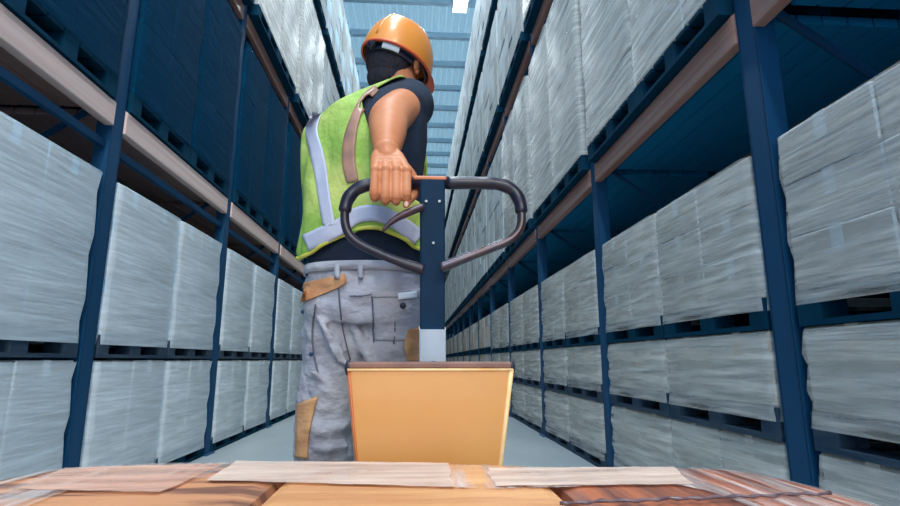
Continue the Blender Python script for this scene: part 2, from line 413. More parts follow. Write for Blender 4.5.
def row(kind, z, side, desc=None, inset=.03, near=9.0):
    P = RP if side > 0 else LP; K = KINDS[kind]; n = 0; face = XR if side > 0 else XL
    for y0, y1 in zip(P[:-1], P[1:]):
        for f in (.27, .73):
            y = y0+(y1-y0)*f; dn = y < near
            x = face+side*(inset+K['d']/2)
            vis = False
            for xx in (face+side*inset, face+side*(inset+.5)):
                for yy in (y-K['w']/2, y+K['w']/2):
                    for zz in (z, z+K['h']/2, z+K['h']):
                        q = proj((xx, yy, zz))
                        if q and -25 < q[0] < 925 and -25 < q[1] < 531: vis = True
            if not vis: continue
            var = n % 2; key = (kind, dn, var)
            a = DESC[desc or kind]
            if key not in protos:
                o = make_load(key, K['w'], K['d'], K['h'], K['cols'], K['rows'], K['mats'], K['film'], dn, '', jit=.012)
                protos[key] = o
            else: o = copy_tree(protos[key])
            o.location = (x, y, z); o.rotation_euler = (0, 0, PI if side > 0 and n % 4 == 3 else 0)
            o['label'] = '%s, %s in view' % (a, ORD[n])
            o['category'] = 'pallet load'; o['group'] = 'pallet loads: %s' % a; n += 1
row('rl', 0, 1, inset=.0); row('rm', .461, 1, inset=.0); row('rh', .862, 1, inset=.0)
row('rs', 2.171, 1, near=7, inset=-.06); row('ru', 4.471, 1, near=6, inset=-.1); row('ru', 6.571, 1, desc='rt', near=6, inset=-.1)
row('ll', 0, -1, inset=0); row('lh', .761, -1, inset=0)
row('ld', 2.151, -1, inset=-.02, near=7); row('ls', 4.051, -1, near=8, inset=-.1); row('lu', 6.221, -1, near=6, inset=-.1)

# ------------------------------------------------------------------ the wrapped load in front of the camera
LT = .57
load = empty('wrapped_load', 'brown kraft cartons wrapped in clear film with pale tape on top, nearest the camera', 'pallet load', (0, .5, .085))
def in_load(o): o.parent = load; o.location = Vector(o.location)-Vector((0, .5, .085)); return o
bm = bmesh.new()
for k in range(3): box(bm, -.6+k*.55, -.5+k*.55, -.12, .98, .085, .1)
for k in range(3):
    for j in range(3): box(bm, -.6+k*.55, -.5+k*.55, -.12+j*.5, -.02+j*.5, .1, .175)
for k in range(8): box(bm, -.6, .6, -.12+k*.143, -.02+k*.143, .175, .195)
in_load(obj('pallet', bm, M['pinetop']))
def out_poly(inset=0):   # plan outline of the wrapped stack, rounded by the film
    P = [(-.66, .15), (-.665, .60), (-.655, .86), (-.62, .985), (-.53, 1.03), (-.36, 1.045), (-.1, 1.04), (.05, 1.01), (.25, .965), (.42, .945), (.52, .93), (.575, .87), (.6, .76), (.605, .62), (.605, .15), (.58, .02), (.4, -.02), (-.4, -.02), (-.62, .03)]
    Q = smooth_path([Vector((a, b, 0)) for a, b in P], 5, closed=True)
    c = Vector((-.02, .5, 0))
    return [c+(q-c)*(1-inset/((q-c).length)) for q in Q]
# six cartons, their outer corners pressed round by the film
import itertools
def carton_cell(x0, x1, y0, y1, top, m):
    poly = out_poly(.012); from_ = []
    pts = [Vector((p.x, p.y, 0)) for p in poly]
    def clip(ps, ax, val, keep_gt):
        out = []
        for i in range(len(ps)):
            a, b = ps[i-1], ps[i]; ia = (a[ax] > val) == keep_gt; ib = (b[ax] > val) == keep_gt
            if ia != ib:
                t = (val-a[ax])/(b[ax]-a[ax]); out.append(a.lerp(b, t))
            if ib: out.append(b)
        return out
    pts = clip(pts, 0, x0, True); pts = clip(pts, 0, x1, False); pts = clip(pts, 1, y0, True); pts = clip(pts, 1, y1, False)
    q = []
    for p in pts:
        if not q or (p-q[-1]).length > .002: q.append(p)
    if (q[0]-q[-1]).length < .002: q.pop()
    bm = bmesh.new(); lo = [bm.verts.new((p.x, p.y, .197)) for p in q]; mi = [bm.verts.new((p.x, p.y, top-.02)) for p in q]
    c = sum(q, Vector())/len(q)
    hi = [bm.verts.new((p.x+(c.x-p.x)*.025, p.y+(c.y-p.y)*.025, top-.004)) for p in q]
    hj = [bm.verts.new((p.x+(c.x-p.x)*.1, p.y+(c.y-p.y)*.1, top)) for p in q]
    n = len(q)
    for A, B in ((lo, mi), (mi, hi), (hi, hj)):
        for i in range(n): bm.faces.new((A[i], A[(i+1) % n], B[(i+1) % n], B[i]))
    bm.faces.new(lo[::-1]); bm.faces.new(hj)
    return in_load(obj('carton', bm, m))
carton_cell(-.9, -.204, .5, 1.2, LT-.001, M['kraftL']); carton_cell(-.2, .204, .5, 1.2, LT, M['kraft2']); carton_cell(.208, .9, .5, 1.2, LT-.0005, M['kraft'])
carton_cell(-.9, -.204, -.2, .496, LT-.003, M['kraft']); carton_cell(-.2, .204, -.2, .496, LT, M['kraft2']); carton_cell(.208, .9, -.2, .496, LT, M['kraft'])
# film skin
bm = bmesh.new(); rs = []
for z, ins in ((.12, .0), (.25, -.003), (.4, 0), (.5, -.002), (LT-.025, 0), (LT-.008, .006), (LT+.001, .02), (LT+.0025, .09), (LT+.0025, .2)):
    rs.append([Vector((p.x, p.y, z+(.0015 if z < LT-.01 else .0004)*math.sin(i*1.7+z*90))) for i, p in enumerate(out_poly(ins))])
rings(bm, rs, cap=False)
in_load(obj('stretch_film', bm, M['topfilm'], smooth=True))
def strip(name, quad, m, z=LT+.0034, nx=40, ny=6, th=.0005, seed=0):
    rnd = random.Random(seed); bm = bmesh.new()
    P = [ray(a, b) for a, b in quad]; P = [Vector((0, 0, CH))+r*((z-CH)/r.z) for r in P]   # lies on the top of the load
    up = []; dn = []
    for j in range(ny+1):
        u = []; d = []
        for i in range(nx+1):
            s, t = i/nx, j/ny
            p = P[0].lerp(P[1], s).lerp(P[3].lerp(P[2], s), t)
            if i in (0, nx): p.x += rnd.uniform(-.004, .004)
            if j in (0, ny): p.y += rnd.uniform(-.001, .001)
            p.z = z+.0003*math.sin(s*23+t*3+seed)
            u.append(bm.verts.new(p+Vector((0, 0, th)))); d.append(bm.verts.new(p))
        up.append(u); dn.append(d)
    for j in range(ny):
        for i in range(nx):
            bm.faces.new((up[j][i], up[j][i+1], up[j+1][i+1], up[j+1][i])); bm.faces.new((dn[j][i], dn[j+1][i], dn[j+1][i+1], dn[j][i+1]))
    return in_load(obj(name, bm, m, smooth=True))
a = strip('packing_tape', [(238, 461), (447, 463), (452, 487), (205, 480)], M['paper'], seed=1); a['label'] = 'wide white packing tape'
a = strip('packing_tape', [(486, 468), (672, 467), (692, 484), (494, 486)], M['paper'], seed=2); a['label'] = 'cream packing tape on the right carton'
a = strip('packing_tape', [(66, 468), (226, 463), (160, 492), (14, 489)], M['paperb'], seed=3, z=LT+.0032); a['label'] = 'pinkish packing tape on the left carton'
bm = bmesh.new(); pp = []
for i in range(40):
    s = i/39; r = ray(560+270*s, 503-10*s+.7*math.sin(i*1.9)+.5*math.sin(i*.7)); pp.append(Vector((0, 0, CH))+r*((LT+.006-CH)/r.z))
tube(bm, pp, [.0022+.0008*math.sin(i*2.3) for i in range(40)], 8); a = in_load(obj('twisted_film', bm, M['cord'], smooth=True))

# ------------------------------------------------------------------ pallet truck
CY = 1.09
truck = empty('pallet_truck', 'hand pallet truck with amber cover and dark loop handle held by the worker', 'pallet truck', (.03, CY, 0))
def in_truck(o, par=None):
    o.parent = par or truck
    if par is None: o.location = Vector(o.location)-Vector((.03, CY, 0))
    return o
# cover: narrows downwards, rounded corners, seen from its fork side
tl, tr = pt(345.5, 369, CY), pt(514.5, 369, CY); bl, br = pt(354, 466, CY), pt(504, 466, CY)
zt = tl.z
def cover_x(z, s):
    k = (zt-z)/(zt-bl.z)
    return (tl.x+(bl.x-tl.x)*k) if s < 0 else (tr.x+(br.x-tr.x)*k)
bm = bmesh.new(); rs = []
for z in (.16, .3, .45, .6, zt-.012, zt):
    x0, x1 = cover_x(z, -1), cover_x(z, 1); ring = []; r = .012; y0 = CY; y1 = CY+.15
    for cx, cy, a0, rr in ((x1, y1, 0, .04), (x0, y1, 90, .04), (x0, y0, 180, r), (x1, y0, 270, r)):
        for j in range(5):
            a = math.radians(a0+22.5*j); sx = -1 if cx == x1 else 1; sy = -1 if cy == y1 else 1
            ring.append((cx+sx*rr+rr*math.cos(a), cy+sy*rr+rr*math.sin(a), z))
    rs.append(ring)
rings(bm, rs); cover = in_truck(obj('cover', bm, M['orange'], smooth=False))
for p in cover.data.polygons: p.use_smooth = len(p.vertices) == 4
cover.data.set_sharp_from_angle(angle=math.radians(30))
# pale rolled edges of the cover
for s in (-1, 1):
    bm = bmesh.new(); tube(bm, [(cover_x(z, s)-s*.006, CY+.002, z) for z in (zt, .6, .45, .2)], .005 if s > 0 else .003, 10)
    a = in_truck(obj('edge_trim', bm, M['orangeedge'] if s > 0 else M['bracket'], smooth=True))
bm = bmesh.new(); tube(bm, [(cover_x(zt, -1)+.004, CY-.001, zt-.002), (cover_x(zt, 1)-.004, CY-.001, zt-.002)], .0028, 8)
in_truck(obj('edge_trim', bm, M['orangeedge'], smooth=True))
bm = bmesh.new(); x0, x1 = cover_x(zt, -1)+.004, cover_x(zt, 1)-.004
box(bm, x0, x1, CY+.001, CY+.148, zt, zt+.014); in_truck(obj('cap_plate', bm, M['browncap'], bevel=.004))
for s in (-1, 1):
    bm = bmesh.new(); xx = x0 if s < 0 else x1
    ball(bm, (xx, CY+.012, zt+.002), (.007, .012, .016)); in_truck(obj('corner_cap', bm, M['rubber'], smooth=True))
for q in (.26, .52):
    bm = bmesh.new(); ball(bm, (x0+(x1-x0)*q, CY+.03, zt+.014), (.005, .005, .002)); in_truck(obj('rivet', bm, M['steel'], smooth=True))
# pole
PB, PT_ = 1.31, 1.20            # distance of pole at foot and at top
def polep(py, px=432.3):
    k = (py-180)/(362-180); return pt(px, py, PT_+(PB-PT_)*k)
def pole_seg(name, y0, y1, w, dd, m):
    a, b = polep(y0), polep(y1); t = (b-a).normalized(); ux = Vector((1, 0, 0)); uy = t.cross(ux).normalized()
    rs = []
    for p in (a, b):
        ring = []
        for cx, cy, a0 in ((1, 1, 0), (-1, 1, 90), (-1, -1, 180), (1, -1, 270)):
            for j in range(4):
                an = math.radians(a0+30*j); r = .005
                ring.append(p+ux*(cx*(w/2-r)+r*math.cos(an))+uy*(cy*(dd/2-r)+r*math.sin(an)))
        rs.append(ring)
    bm = bmesh.new(); rings(bm, rs); return in_truck(obj(name, bm, m))
pole_seg('pole', 180, 329, .0595, .035, M['pole'])
pole_seg('pole_socket', 328, 371, .0635, .05, M['whitesteel'])
# pump body, wheels below the pole
bm = bmesh.new(); b0 = polep(371); tube(bm, [b0+Vector((0, 0, .02)), Vector((b0.x, 1.31, .55)), Vector((b0.x, 1.31, .12))], .033, 20)
tube(bm, [(b0.x-.06, 1.31, .5), (b0.x+.06, 1.31, .5)], .03, 16)
box(bm, b0.x-.08, b0.x+.08, CY+.14, 1.33, .2, .34)
in_truck(obj('pump_body', bm, M['steel'], bevel=.004))
for s in (-1, 1):
    bm = bmesh.new(); xx = b0.x+s*.05; tube(bm, [(xx-.022, 1.31, .09), (xx+.022, 1.31, .09)], .09, 28)
    tube(bm, [(xx-.026, 1.31, .09), (xx+.026, 1.31, .09)], .03, 16); in_truck(obj('steering_wheel', bm, M['rubber'], bevel=.006))
# forks run under the load
for s in (-1, 1):
    bm = bmesh.new(); xc = .03+s*.19
    rs = [[(xc-.07, y, z0), (xc+.07, y, z0), (xc+.07, y, z1), (xc-.07, y, z1)] for y, z0, z1 in ((CY+.1, .02, .16), (CY-.1, .035, .083), (.2, .035, .083), (.05, .05, .08))]
    rings(bm, rs); in_truck(obj('fork', bm, M['orange'], bevel=.004))
    bm = bmesh.new(); tube(bm, [(xc-.03, .2, .033), (xc+.03, .2, .033)], .033, 18); in_truck(obj('fork_roller', bm, M['rubber']))
# loop handle
HYY = 1.20
def hp(x, y): return pt(x, y, HYY)
topL = [hp(413, 183), hp(385, 183.5), hp(370, 184.5), hp(357, 189), hp(348, 199), hp(344.5, 212)]
topR = [hp(447, 183), hp(480, 183), hp(497, 184), hp(511, 189), hp(519, 200), hp(521.5, 213)]
for q in (topL, topR):
    bm = bmesh.new(); P = smooth_path(q, 6); R = [.0152+.0006*math.sin(i*.9) for i in range(len(P))]; R[-1] = .0125; R[-2] = .0148
    tube(bm, P, R, 20); in_truck(obj('handle_grip', bm, M['grip'], smooth=True))
lowL = [hp(345, 209), hp(345, 222), hp(349, 234), hp(359, 243.5), hp(376, 252), hp(400, 262), hp(424, 270)]
lowR = [hp(521.3, 210), hp(521.5, 222), hp(518, 232), hp(508, 241), hp(490, 248.5), hp(468, 257), hp(440, 267.5)]
for q in (lowL, lowR):
    bm = bmesh.new(); P = smooth_path(q, 6); n = len(P)
    tube(bm, P, [.0105+.0035*max(0, (i/n-.78))/.22 for i in range(n)], 16); in_truck(obj('handle_tube', bm, M['tube'] if q is lowR else M['grip'], smooth=True))
bm = bmesh.new(); a, b = hp(411, 183), hp(447, 183); tube(bm, [a, b], .0145, 18); in_truck(obj('handle_bar', bm, M['grip'], smooth=True))
bm = bmesh.new(); a, b = hp(413, 180), hp(446, 180); box(bm, a.x, b.x, HYY-.017, HYY+.012, a.z-.004, a.z+.006); in_truck(obj('handle_bracket', bm, M['bracket'], bevel=.003))
bm = bmesh.new(); P = smooth_path([pt(423, 207, 1.19), pt(412, 211, 1.185), pt(399, 217, 1.18), pt(389, 224, 1.175), pt(383, 231, 1.172)], 5)
tube(bm, P, [.0115]*8+[.0115-.0006*i for i in range(len(P)-8)], 14, flat=.8); in_truck(obj('release_lever', bm, M['lever'], smooth=True))
for x, y in ((426, 204), (439, 204), (433, 245)):
    bm = bmesh.new(); c = polep(y, x); tube(bm, [c+Vector((0, -.024, 0)), c+Vector((0, -.012, 0))], .0032, 10); in_truck(obj('bolt', bm, M['steel']))

# ------------------------------------------------------------------ the worker
BY = 1.56
# ring: pixel centre, distance, half width, half depth, turn (deg), roll (deg)
TR = [(365, 286, BY, .152, .108, -6, 0), (365, 272, BY, .163, .116, -8, 0), (364, 250, BY, .168, .118, -11, 0), (365, 215, BY, .168, .122, -14, 0),
      (366, 180, BY, .174, .128, -17, -1), (368, 150, BY+.01, .186, .130, -20, -3), (369, 127, BY+.02, .190, .120, -22, -8),
      (372, 116, BY+.03, .184, .110, -22, -11), (380, 106, BY+.05, .150, .094, -22, -14), (388, 99, BY+.07, .110, .080, -22, -14),
      (394, 94, BY+.085, .074, .068, -24, -10), (397, 87, BY+.10, .060, .060, -26, -6)]
NT = len(TR)-1
def tor(t, th, off=0.0, wr=0.0):
    t = max(0, min(1, t))*NT; i = min(int(t), NT-1); f = t-i
    g = lambda k: TR[max(0, min(NT, k))]
    a, b, c, d = g(i-1), g(i), g(i+1), g(i+2)
    v = [.5*((2*q)+(r-p)*f+(2*p-5*q+4*r-s)*f*f+(-p+3*q-3*r+s)*f**3) for p, q, r, s in zip(a, b, c, d)]
    ce = pt(v[0], v[1], v[2]); R = Euler((0, math.radians(-v[6]*-1), math.radians(v[5]))).to_matrix()
    ex = .86; cx, sy = math.cos(th), math.sin(th)
    x = math.copysign(abs(cx)**ex, cx)*(v[3]+off); y = math.copysign(abs(sy)**ex, sy)*(v[4]+off)
    return ce+R @ Vector((x, y, 0))
def torso_rings(off, n=48, m=40, t0=0, t1=1):
    return [[tor(t0+(t1-t0)*j/m, 2*PI*i/n, off) for i in range(n)] for j in range(m+1)]
SH = pt(409, 104, 1.60); EL = pt(389.5, 119, 1.40); WRI = pt(386.5, 152, 1.262)
SHL = pt(330, 132, 1.66); ELL = pt(332, 215, 1.80); WRL = pt(350, 250, 1.98)
worker = None
bm = bmesh.new()
rings(bm, torso_rings(-.014, 36, 26))
# neck and head
HC = pt(396.5, 60, 1.672); HR = Euler((math.radians(-6), math.radians(9), math.radians(-30))).to_matrix()
limb(bm, [pt(397, 86, 1.65), pt(397, 72, 1.665)], [.062, .058])
def hd(x, y, z): return HC+HR @ Vector((x, y, z))
ball(bm, hd(0, 0, .035), (.076, .096, .098), HR, 28); ball(bm, hd(0, .03, -.035), (.060, .062, .078), HR, 24)
ball(bm, hd(0, .055, -.085), (.03, .03, .022), HR)                                    # chin
ball(bm, hd(0, .1, -.005), (.013, .018, .026), HR); ball(bm, hd(0, .085, .035), (.05, .018, .012), HR)   # nose, brow
for s in (-1, 1):
    ball(bm, hd(s*.090, -.004, -.018), (.011, .021, .036), HR @ Euler((math.radians(-10), 0, math.radians(s*18))).to_matrix())
    ball(bm, hd(s*.090, .006, -.048), (.007, .011, .012), HR)
# right arm and its hand round the grip
limb(bm, [SH, SH.lerp(EL, .5)+Vector((.004, 0, .006)), EL, EL.lerp(WRI, .45)+Vector((0, 0, .004)), WRI], [.058, .060, .057, .050, .0325], 40)
YB = HYY
def fp(x, y, Y): return pt(x, y, Y)
palm = [[fp(x, 158, 1.246), fp(x2, 171, 1.196)] for x, x2 in ((378, 375.5), (384, 386), (391, 396.5), (397, 406))]
for (a, b) in palm: limb(bm, [WRI.lerp(a, .3), a, b], [.022, .0185, .0125], 32, 4)
for f_, rr in ((.0, .019), (.2, .0190), (.4, .0172), (.58, .0145)):
    limb(bm, [palm[0][0].lerp(palm[0][1], f_)+Vector((.002, 0, -.001)), palm[3][0].lerp(palm[3][1], f_)+Vector((-.002, 0, -.001))], [rr, rr], 32, 3)
limb(bm, [WRI, palm[1][0].lerp(palm[2][0], .5)], [.0335, .027], 16, 4)
for k, (x, ln, yt) in enumerate(((375.2, .95, 194), (385.6, 1.05, 197), (396.4, 1.08, 197.5), (406.8, 1.0, 195))):
    mc = fp(x, 171+(.9, 0, .3, 1.6)[k], 1.190); pip = fp(x+(-.9, -.4, -.1, -.3)[k], yt, 1.168-.002*(k in (1, 2)))
    ball(bm, mc+Vector((0, -.002, .003)), (.0122, .012, .0130), n=24)
    pts = [mc, mc.lerp(pip, .5)+Vector((0, -.002, 0)), pip, fp(x-.4, yt+3.5, 1.186), fp(x, yt+3, 1.205), fp(x, yt-2.5, 1.219)]
    limb(bm, pts, [.0121, .0109, .0114, .0107, .0100, .0085], 32, 4)
limb(bm, [fp(400, 164, 1.235), fp(412, 178, 1.235), fp(414, 193, 1.215), fp(410, 199, 1.192), fp(406, 205, 1.175)], [.017, .0145, .0115, .0100, .0078], 28, 4)
# left arm reaches forward, hand relaxed
limb(bm, [SHL, SHL.lerp(ELL, .5), ELL, ELL.lerp(WRL, .4), WRL], [.05, .048, .044, .042, .029])
hv = (WRL-ELL).normalized(); sx = Vector((1, 0, 0))
limb(bm, [WRL, WRL+hv*.05], [.028, .036])
for k in range(4):
    b = WRL+hv*.07+sx*(k-1.5)*.021
    limb(bm, [b, b+hv*.035, b+hv*.055+Vector((0, 0, -.02)), b+hv*.05+Vector((0, 0, -.042))], [.0105, .01, .0092, .0078], 12, 3)
limb(bm, [WRL+hv*.02+sx*.03, WRL+hv*.05+sx*.052, WRL+hv*.08+sx*.05], [.015, .012, .009], 12, 3)
# legs
hipL, hipR = pt(336, 318, BY), pt(393, 318, BY)
kneeL = pt(327, 452, BY-.0); kneeL.z = max(kneeL.z, .47)
ankL = Vector((kneeL.x-.004, BY+.03, .10)); kneeR = Vector((hipR.x+.0, BY+.14, .50)); ankR = Vector((hipR.x+.01, BY+.10, .12))
limb(bm, [hipL+Vector((0, 0, .02)), hipL.lerp(kneeL, .5), kneeL, kneeL.lerp(ankL, .4), ankL], [.083, .072, .056, .052, .036])
limb(bm, [hipR+Vector((0, 0, .02)), hipR.lerp(kneeR, .5), kneeR, kneeR.lerp(ankR, .4), ankR], [.083, .072, .056, .052, .036])
for a in (ankL, ankR): limb(bm, [a, a+Vector((0, .05, -.05)), a+Vector((0, .14, -.07))], [.036, .034, .024])
ball(bm, pt(364, 300, BY), (.155, .105, .10))
worker = obj('person', bm, M['skin'], smooth=True); remesh(worker, .0022, 2)
tag(worker, 'worker in orange hard hat and lime vest, back turned, pulling the pallet truck', 'person')
# face details
for s in (-1, 1):
    bm = bmesh.new(); ball(bm, hd(s*.031, .083, .015), (.014, .012, .010), HR); obj('eye', bm, M['eye'], worker, True)
bm = bmesh.new(); ball(bm, hd(0, .09, -.042), (.024, .010, .007), HR); obj('mouth', bm, M['lip'], worker, True)
bm = bmesh.new(); ball(bm, fp(406.3, 204, 1.169), (.0052, .003, .0075)); obj('thumb_nail', bm, M['nail'], worker, True)
# hair
bm = bmesh.new(); ball(bm, hd(0, -.008, .038), (.084, .104, .102), HR, 28); ball(bm, hd(0, -.040, -.030), (.080, .068, .085), HR, 24)
bmesh.ops.delete(bm, geom=[v for v in bm.verts if (HR.inverted() @ (v.co-HC)).y > .055 and (HR.inverted() @ (v.co-HC)).z < .07], context='VERTS')
ball(bm, hd(0, -.036, -.092), (.066, .054, .052), HR, 24); obj('hair', bm, M['hair'], worker, True)
# hard hat
HH = Euler((math.radians(-8), math.radians(13), math.radians(-30))).to_matrix(); HO = pt(396.5, 65, 1.672)
def hh(x, y, z): return HO+HH @ Vector((x, y, z))
def shell(bm, off, z0=0, n=48, m=18):
    rs = []
    for j in range(m+1):
        ph = (PI/2-.06)*j/m; z = z0+(.150+off)*math.sin(ph)**.92 if j else z0
        k = math.cos(ph)**.78
        ring = []
        for i in range(n):
            th = 2*PI*i/n; rid = 0
            if j > 2: rid = .004*max(0, 1-abs(math.cos(th)*4))*min(1, j/m*1.5)
            ring.append(hh((.112+off)*k*math.cos(th), (.136+off)*k*math.sin(th), z+rid))
        rs.append(ring)
    return rs
bm = bmesh.new(); A = shell(bm, .004); B = shell(bm, 0)
rings(bm, A, cap=False); rings(bm, B, cap=False)
ta = [v for v in A[-1]]; bm.faces.new([bm.verts.new(p) for p in A[-1]]); bm.faces.new([bm.verts.new(p) for p in B[-1]])
hat = obj('hard_hat', bm, M['helmet'], worker, True); hat['label'] = 'orange hard hat'
bm = bmesh.new(); rs = []            # brim with a longer peak in front
prof = ((.0, .003), (1, .0005), (1.05, -.0025), (1, -.005), (0, -.006))
N = 60
for o, z in prof:
    ring = []
    for i in range(N):
        th = 2*PI*i/N; w = .0045+.040*max(0, math.sin(th))**2.2
        ring.append(hh((.113+w*o)*math.cos(th), (.137+w*o)*math.sin(th), z-.010*max(0, math.sin(th))*o))
    rs.append(ring)
inner = [hh(.110*math.cos(2*PI*i/N), .134*math.sin(2*PI*i/N), -.006) for i in range(N)]
inner2 = [hh(.110*math.cos(2*PI*i/N), .134*math.sin(2*PI*i/N), .003) for i in range(N)]
rings(bm, [inner2]+rs+[inner], closed=True, cap=False); obj('brim', bm, M['helmetin'], hat, True)
bm = bmesh.new(); rs = []            # ridge over the crown
tube(bm, [hh(0, .136*math.cos(a)**.8*s, .004+.150*math.sin(a)**.92) for s, a in [(1, q*PI/2/9+.08) for q in range(9)]+[(-1, PI/2-q*PI/2/9-.08) for q in range(9)]], .007, 10); obj('crown_ridge', bm, M['helmet'], hat, True)
def band(zc, hgt, rx, ry, m, name, a0=0, a1=360, n=48, tilt=0):
    bm = bmesh.new(); A = []; 
    for i in range(n+1):
        th = math.radians(a0+(a1-a0)*i/n); z = zc+tilt*math.sin(th)
        A.append([hh(rx*math.cos(th), ry*math.sin(th), z-hgt/2), hh(rx*math.cos(th), ry*math.sin(th), z+hgt/2), hh((rx+.003)*math.cos(th), (ry+.003)*math.sin(th), z+hgt/2), hh((rx+.003)*math.cos(th), (ry+.003)*math.sin(th), z-hgt/2)])
    rings(bm, A, cap=True); return obj(name, bm, m, hat, True)
band(-.012, .024, .092, .116, M['strap'], 'headband', 195, 345)
band(.01, .03, .096, .122, M['strap'], 'headband', 0, 360)
bd = band(-.006, .036, .1005, .1265, M['sticker'], 'headband_label', 284, 314); bd['label'] = 'white label on the headband'
bm = bmesh.new(); kx = math.radians(262); kc = hh(.1*math.cos(kx), .124*math.sin(kx), -.012); kd = (HH @ Vector((math.cos(kx), math.sin(kx), 0))).normalized()
tube(bm, [kc, kc+kd*.014], .016, 18); tube(bm, [kc+kd*.014, kc+kd*.017], .008, 12); obj('ratchet_knob', bm, M['strap'], hat, True, bevel=.002)

# shirt
bm = bmesh.new(); rings(bm, torso_rings(0, 48, 40, 0.0, .97))
d = (EL-SH)
limb(bm, [SH+Vector((-.03, .0, .0)), SH+Vector((0, 0, -.004)), SH+d*.30+Vector((.006, 0, .0))], [.082, .085, .073])
limb(bm, [SHL+Vector((.02, 0, 0)), SHL, SHL.lerp(ELL, .45)], [.062, .06, .058])
limb(bm, [SH+Vector((.0, -.01, -.05)), tor(.42, -.5, -.05), tor(.28, -.5, -.07)], [.06, .055, .05])
shirt = obj('t_shirt', bm, M['shirt'], worker, True); remesh(shirt, .008, 5); shirt['label'] = 'navy short-sleeved shirt'
# vest
bm = bmesh.new(); n = 120; m_ = 90; tw = math.tau; G = []
def hem_t(th):
    c = tor(.15, th); q = proj(c); px = q[0]
    if math.sin(th) > .25: return .17
    # hem as it rides up over the small of the back
    K = [(290, 262), (303, 261), (320, 251), (345, 236), (362, 229), (378, 228.5), (395, 236), (412, 247), (425, 256), (440, 262)]
    y = K[0][1] if px < K[0][0] else K[-1][1]
    for (a, b), (c_, d_) in zip(K[:-1], K[1:]):
        if a <= px <= c_: y = b+(d_-b)*(px-a)/(c_-a)
    lo, hi = 0, .5
    for _ in range(18):
        md = (lo+hi)/2
        if proj(tor(md, th, .012))[1] > y: lo = md
        else: hi = md
    return lo
for j in range(m_+1):
    r = []
    for i in range(n):
        th = tw*i/n; t0 = hem_t(th) if j == 0 or True else 0
        t = t0+(.90-t0)*j/m_
        wob = .0045*math.sin(th*6+t*9)+.004*math.sin(th*11-t*16)+.004*math.sin(th*3+t*27)*max(0, 1-t*1.4)
        flare = .006*max(0, 1-j/22)
        r.append((tor(t, th, .014+wob+flare), t, math.degrees(th)))
    G.append(r)
def hole(t, a):
    a = (a+180) % 360-180                # right arm hole near a=0, left near 180
    e = ((a+14)/66)**2+((t-.58)/.30)**2 if a < 90 and a > -90 else 9
    b = (a-165) if a > 0 else (a+195)
    e2 = ((b+8)/26)**2+((t-.60)/.13)**2
    return e < 1 or e2 < 1
V = [[bm.verts.new(q[0]) for q in r] for r in G]
for j in range(m_):
    for i in range(n):
        k = (i+1) % n; t = (G[j][i][1]+G[j+1][i][1])/2; a = (G[j][i][2]+tw/n/2*57.3)
        if hole(t, a): continue
        bm.faces.new((V[j][i], V[j][k], V[j+1][k], V[j+1][i]))
bmesh.ops.delete(bm, geom=[v for v in bm.verts if not v.link_faces], context='VERTS')
bv_ = [v for v in bm.verts if v.is_boundary]
for _ in range(30):
    new = {}
    for v in bv_:
        ns = [e.other_vert(v) for e in v.link_edges if e.is_boundary]
        if len(ns) == 2: new[v] = v.co*.5+(ns[0].co+ns[1].co)*.25
    for v, c in new.items(): v.co = c
for _ in range(4): bmesh.ops.smooth_vert(bm, verts=[v for v in bm.verts if not v.is_boundary and any(e.other_vert(v).is_boundary for e in v.link_edges)], factor=.5, use_axis_x=True, use_axis_y=True, use_axis_z=True)
hem_line = None
vest = obj('safety_vest', bm, M['vest'], worker, True); vest['label'] = 'lime green safety vest'
so = vest.modifiers.new('thick', 'SOLIDIFY'); so.thickness = .004; so.offset = 1
hem = [V_ for V_ in [G[0][i][0] for i in range(n)]]
bm = bmesh.new(); tube(bm, hem, .006, 8, closed=True); obj('vest_binding', bm, M['vesttrim'], worker, True).parent = vest
vb = bvh_of(vest); tb = bvh_of(shirt)
def sew(name, c, w, m, par, bv, nv=5, nu=5, off=.003):
    """strip along a centre line of (x, y) with half width w"""
    P = [Vector((a, b)) for a, b in c]; L = []; R = []
    for i, p in enumerate(P):
        d = (P[min(i+1, len(P)-1)]-P[max(i-1, 0)]).normalized(); nn = Vector((-d.y, d.x)); ww = w[i] if isinstance(w, (list, tuple)) else w
        L.append(tuple(p+nn*ww)); R.append(tuple(p-nn*ww))
    return applique(name, bv, L, R, nu, nv, m, par, off=off)
sew('reflective_strip', [(317, 113), (312, 131), (317, 152), (321, 172), (325, 200), (330, 226)], [5, 6, 6.5, 6.5, 6, 6], M['reflect'], vest, [vb])
a = sew('reflective_strip', [(377, 88), (364, 101), (355, 120), (350, 140), (349, 162), (353, 182)], [3.2, 4, 4.5, 6, 6.5, 6], M['reflectshade'], vest, [vb]); a['label'] = 'reflective strip with its shade painted in rose brown'
sew('reflective_strip', [(306, 243), (322, 236), (340, 227), (354, 217), (366, 213.5), (380, 214), (395, 221), (408, 230), (419, 238)], [8.5, 8.5, 8, 8, 8, 8, 8, 8, 8], M['reflect'], vest, [vb])

